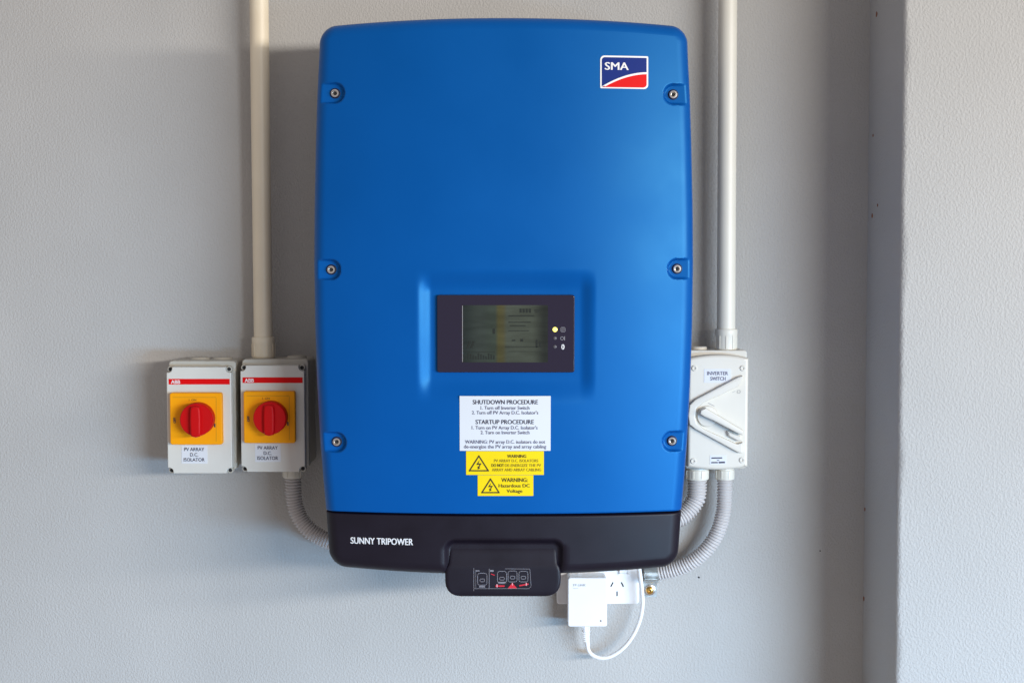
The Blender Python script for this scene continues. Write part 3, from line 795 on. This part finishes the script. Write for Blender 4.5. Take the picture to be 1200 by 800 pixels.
# ================================================================== FLEXIBLE CONDUITS
def flex(label, pts, r, gland_top, m_gland):
    """pts in (px, py, d); gland hangs from gland_top (x, y, z)"""
    g = Vector(gland_top)
    t = thing('flexible_conduit', label, 'conduit', g, 'corrugated conduits')
    pitch = .0042
    rad = lambda s: r * (1 - .19 * (.5 - .5 * math.cos(2 * math.pi * s / pitch)) ** 1.3)
    w = [g + Vector((0, 0, -.010))] + [P(*q_) for q_ in pts]
    tube('hose', w, rad, M_FLEX, t, step=pitch / 7, n=28)
    gl = lathe('gland', g + Vector((0, 0, .001)), (0, 0, -1), [(r * .95, 0), (r * 1.10, .0005), (r * 1.10, .0065), (r * 1.17, .0075), (r * 1.17, .0190), (r * 1.13, .0205), (r * 1.02, .0210)], m_gland, t, 40, flats=.02)
    for k in range(8):
        a = 2 * math.pi * k / 8 + .3
        c = g + Vector((math.cos(a) * r * 1.17, math.sin(a) * r * 1.17, -.012))
        bm = bmesh.new(); tt = bmesh.new(); bmesh.ops.create_cube(tt, size=1)
        for v in tt.verts:
            l = Vector((v.co.x * .0012, v.co.y * .0022, v.co.z * .011))
            v.co = c + Vector((l.x * math.cos(a) - l.y * math.sin(a), l.x * math.sin(a) + l.y * math.cos(a), l.z))
        merge(bm, tt); from_bm('grip_rib', bm, m_gland, gl)
    return t
p0 = P(343.2, 553, .036)
flex('thin grey corrugated conduit curving from the rotary isolator behind the inverter', [(343.8, 578, .036), (346.5, 594, .036), (353, 609, .037), (364, 621.5, .039), (379, 631, .041), (396, 637, .044), (420, 640, .05)], 10.0 * mpp(.036), (p0.x, -.036, botB + .0005), M_PVC2)
p0 = P(817.2, 553, .034)
flex('short grey corrugated conduit turning sharply behind the inverter', [(816.6, 578, .034), (813.5, 588, .035), (806, 598, .037), (796, 606, .040), (780, 613, .046), (760, 616, .055)], 11.6 * mpp(.034), (p0.x, -.034, swbot + .0005), M_PVC2)
p0 = P(849.5, 553, .034)
flex('long grey corrugated conduit looping from the lever switch to the metal saddle', [(849.2, 580, .034), (847.8, 600, .034), (841, 623, .033), (829, 642, .031), (812, 657, .027), (793, 666, .022), (772, 671, .017), (764, 672, .0158), (757, 672.5, .0155)], 9.4 * mpp(.034), (p0.x, -.034, swbot + .0005), M_PVC2)

# ================================================================== METAL SADDLE
def saddle():
    c = P(762.5, 672, .0155); x0 = P(754, 670, .02).x; x1 = P(771.3, 670, .02).x
    t = thing('pipe_saddle', 'small zinc saddle with brass screw clamping the corrugated conduit to the wall', 'saddle', (c.x, 0, P(762, 698, 0).z))
    r = 9.4 * mpp(.02) + .0014
    V = []; Fc = []
    n = 20; prof = []
    for k in range(n + 1):
        a = R(-90 + 180 * k / n)                     # over the hose, from below to above
        prof.append((c.z + r * math.sin(a), .0155 + r * math.cos(a) * 1.0))
    zt_ = P(762, 699, .002).z
    outer = [(zt_, .0022), (c.z - r - .004, .0022), (c.z - r - .001, .004)] + prof
    outer.append((prof[-1][0], .001))
    inner = [(z + (.0 if i < 3 else 0), max(d - .0013, .0004)) for i, (z, d) in enumerate(outer)]
    bm = bmesh.new()
    m_ = len(outer)
    def ring(xa, lst): return [bm.verts.new((xa, -d, z)) for z, d in lst]
    A, B, C, D = ring(x0, outer), ring(x1, outer), ring(x0, inner), ring(x1, inner)
    for i in range(m_ - 1):
        bm.faces.new((A[i], B[i], B[i + 1], A[i + 1])); bm.faces.new((C[i], C[i + 1], D[i + 1], D[i]))
        bm.faces.new((A[i], A[i + 1], C[i + 1], C[i])); bm.faces.new((B[i], D[i], D[i + 1], B[i + 1]))
    bm.faces.new((A[0], C[0], D[0], B[0])); bm.faces.new((A[-1], B[-1], D[-1], C[-1]))
    st = from_bm('strap', bm, M_ZINC, t, 40)
    for f in (.0045, -.0045):
        zz = c.z + f; hw = (x1 - x0) / 2
        box('stiffening_bead', x0 + .0015, x1 - .0015, .0155 + r * .90, .0155 + r + .0009, zz - .0010, zz + .0010, M_ZINC, st, .0006, 2)
    s = P(761.5, 691, .003)
    lathe('washer', (s.x, -.0022, s.z), (0, -1, 0), [(.0078, 0), (.0078, .0010), (.007, .0014), (.003, .0014)], M_STEEL, t, 28)
    sc = lathe('brass_screw', (s.x, -.003, s.z), (0, -1, 0), [(.0056, 0), (.0054, .0022), (.0042, .0034), (.0020, .0038), (.0016, .0022), (.0003, .002)], M_BRASS, t, 24)
    box('screw_slot', s.x - .0022, s.x + .0022, .0045, .0066, s.z - .0004, s.z + .0004, M_HOLE, sc)
saddle()

# ================================================================== POWER OUTLET, ADAPTER, CABLE
def outlet():
    GD = .0125
    a = P(652.5, 647, GD); b = P(748.8, 707.6, GD)
    t = thing('power_outlet', 'white double wall socket with angled slots below the inverter', 'socket', ((a.x + b.x) / 2, 0, b.z))
    bm = bmesh.new(); add_prism(bm, rrect(a.x, b.x, b.z, a.z, .004, 4), .0005, GD, .0022, 3)
    from_bm('face_plate', bm, M_WHITE, t)
    for cx in (723.2, 679):
        sl = []
        for (x0, y0), (x1, y1) in (((cx - 7.4, 687), (cx - 4.8, 681.8)), ((cx + 7.4, 687), (cx + 4.8, 681.8)), ((cx - .1, 692.4), (cx - .1, 698.0))):
            L = math.hypot(x1 - x0, y1 - y0); nx, ny = -(y1 - y0) / L * .75, (x1 - x0) / L * .75
            prism('socket_slot', pxpoly([(x0 + nx, y0 + ny), (x0 - nx, y0 - ny), (x1 - nx, y1 - ny), (x1 + nx, y1 + ny)], GD), GD - .004, GD + .0003, M_HOLE, t)
    for cx in (731, 672):
        c = P(cx, 664, GD)
        box('rocker_switch', c.x - .006, c.x + .006, GD - .002, GD + .0025, c.z - .0085, c.z + .0085, M_WHITE, t, .0015, 2)
outlet()
def adapter():
    AD = .046
    a = P(665.6, 676.6, AD); b = P(711.4, 734.0, AD)
    t = thing('powerline_adapter', 'white square plug-in network adapter on the wall socket', 'adapter', ((a.x + b.x) / 2, -.0128, b.z))
    bm = bmesh.new(); add_prism(bm, rrect(a.x, b.x, b.z, a.z, .0035, 4), .0129, AD, .0016, 3)
    body = from_bm('body', bm, M_WHITE, t)
    lettering([('TP-LINK', 678.8, 686.4, 15.5, 2.6)], flat(AD), mat('light_grey_ink', (.42, .42, .46), .5), body, off=.004)
    decal('logo_arc', stroke([(671, 688.2), (674, 689.2), (677.5, 688.6)], .4), flat(AD), mat('light_grey_ink', (.42, .42, .46), .5), body)
    c = P(704, 727, AD)
    lathe('indicator_light', (c.x, -AD + .0002, c.z), (0, -1, 0), [(.0012, 0), (.0012, .0003), (.0002, .0003)], M_LEDOFF, body, 12)
    return b.z
zb = adapter()
def cable():
    d = .030
    top = P(687.2, 734, d)
    t = thing('network_cable', 'white network cable looping from the small adapter up behind the inverter', 'cable', (top.x, -d, zb))
    x = top.x
    bm = bmesh.new()
    add_box(bm, x - .0052, x + .0052, d - .004, d + .004, zb - .010, zb + .004, .0012, 2)
    pl = from_bm('plug', bm, M_WHITE, t)
    box('latch', x - .0028, x + .0028, d + .004, d + .0062, zb - .009, zb + .001, M_WHITE, pl, .0006, 1)
    bt = P(688.5, 757, d)
    boot = tube('boot', [(x, -d, zb - .009), (x, -d, zb - .018), (bt.x, -d, bt.z)], lambda s: (.0053 - .0016 * min(1, s / .018)), M_WHITE, t, step=.0012, n=16)
    for k in range(5):
        zz = zb - .0125 - k * .0029; w_ = .0052 - k * .0003
        box('strain_rib', x - w_ * .95, x + w_ * .7, d - .001, d + w_ * 1.02, zz - .0006, zz + .0006, M_WHITE, boot)
    tube('lead', [bt + Vector((-.0001, 0, .004)), P(689, 760, d), P(693.5, 766.5, d), P(703, 770.4, d), P(715, 768.8, d), P(729, 760, d), P(741, 745.5, d), P(749.5, 727, d), P(753, 708, d), P(752.2, 690, d), P(750, 672, .032), P(747.5, 655, .05), P(746, 640, .10)],
         lambda s: .0029, M_WHITE, t, step=.003, n=14)
cable()
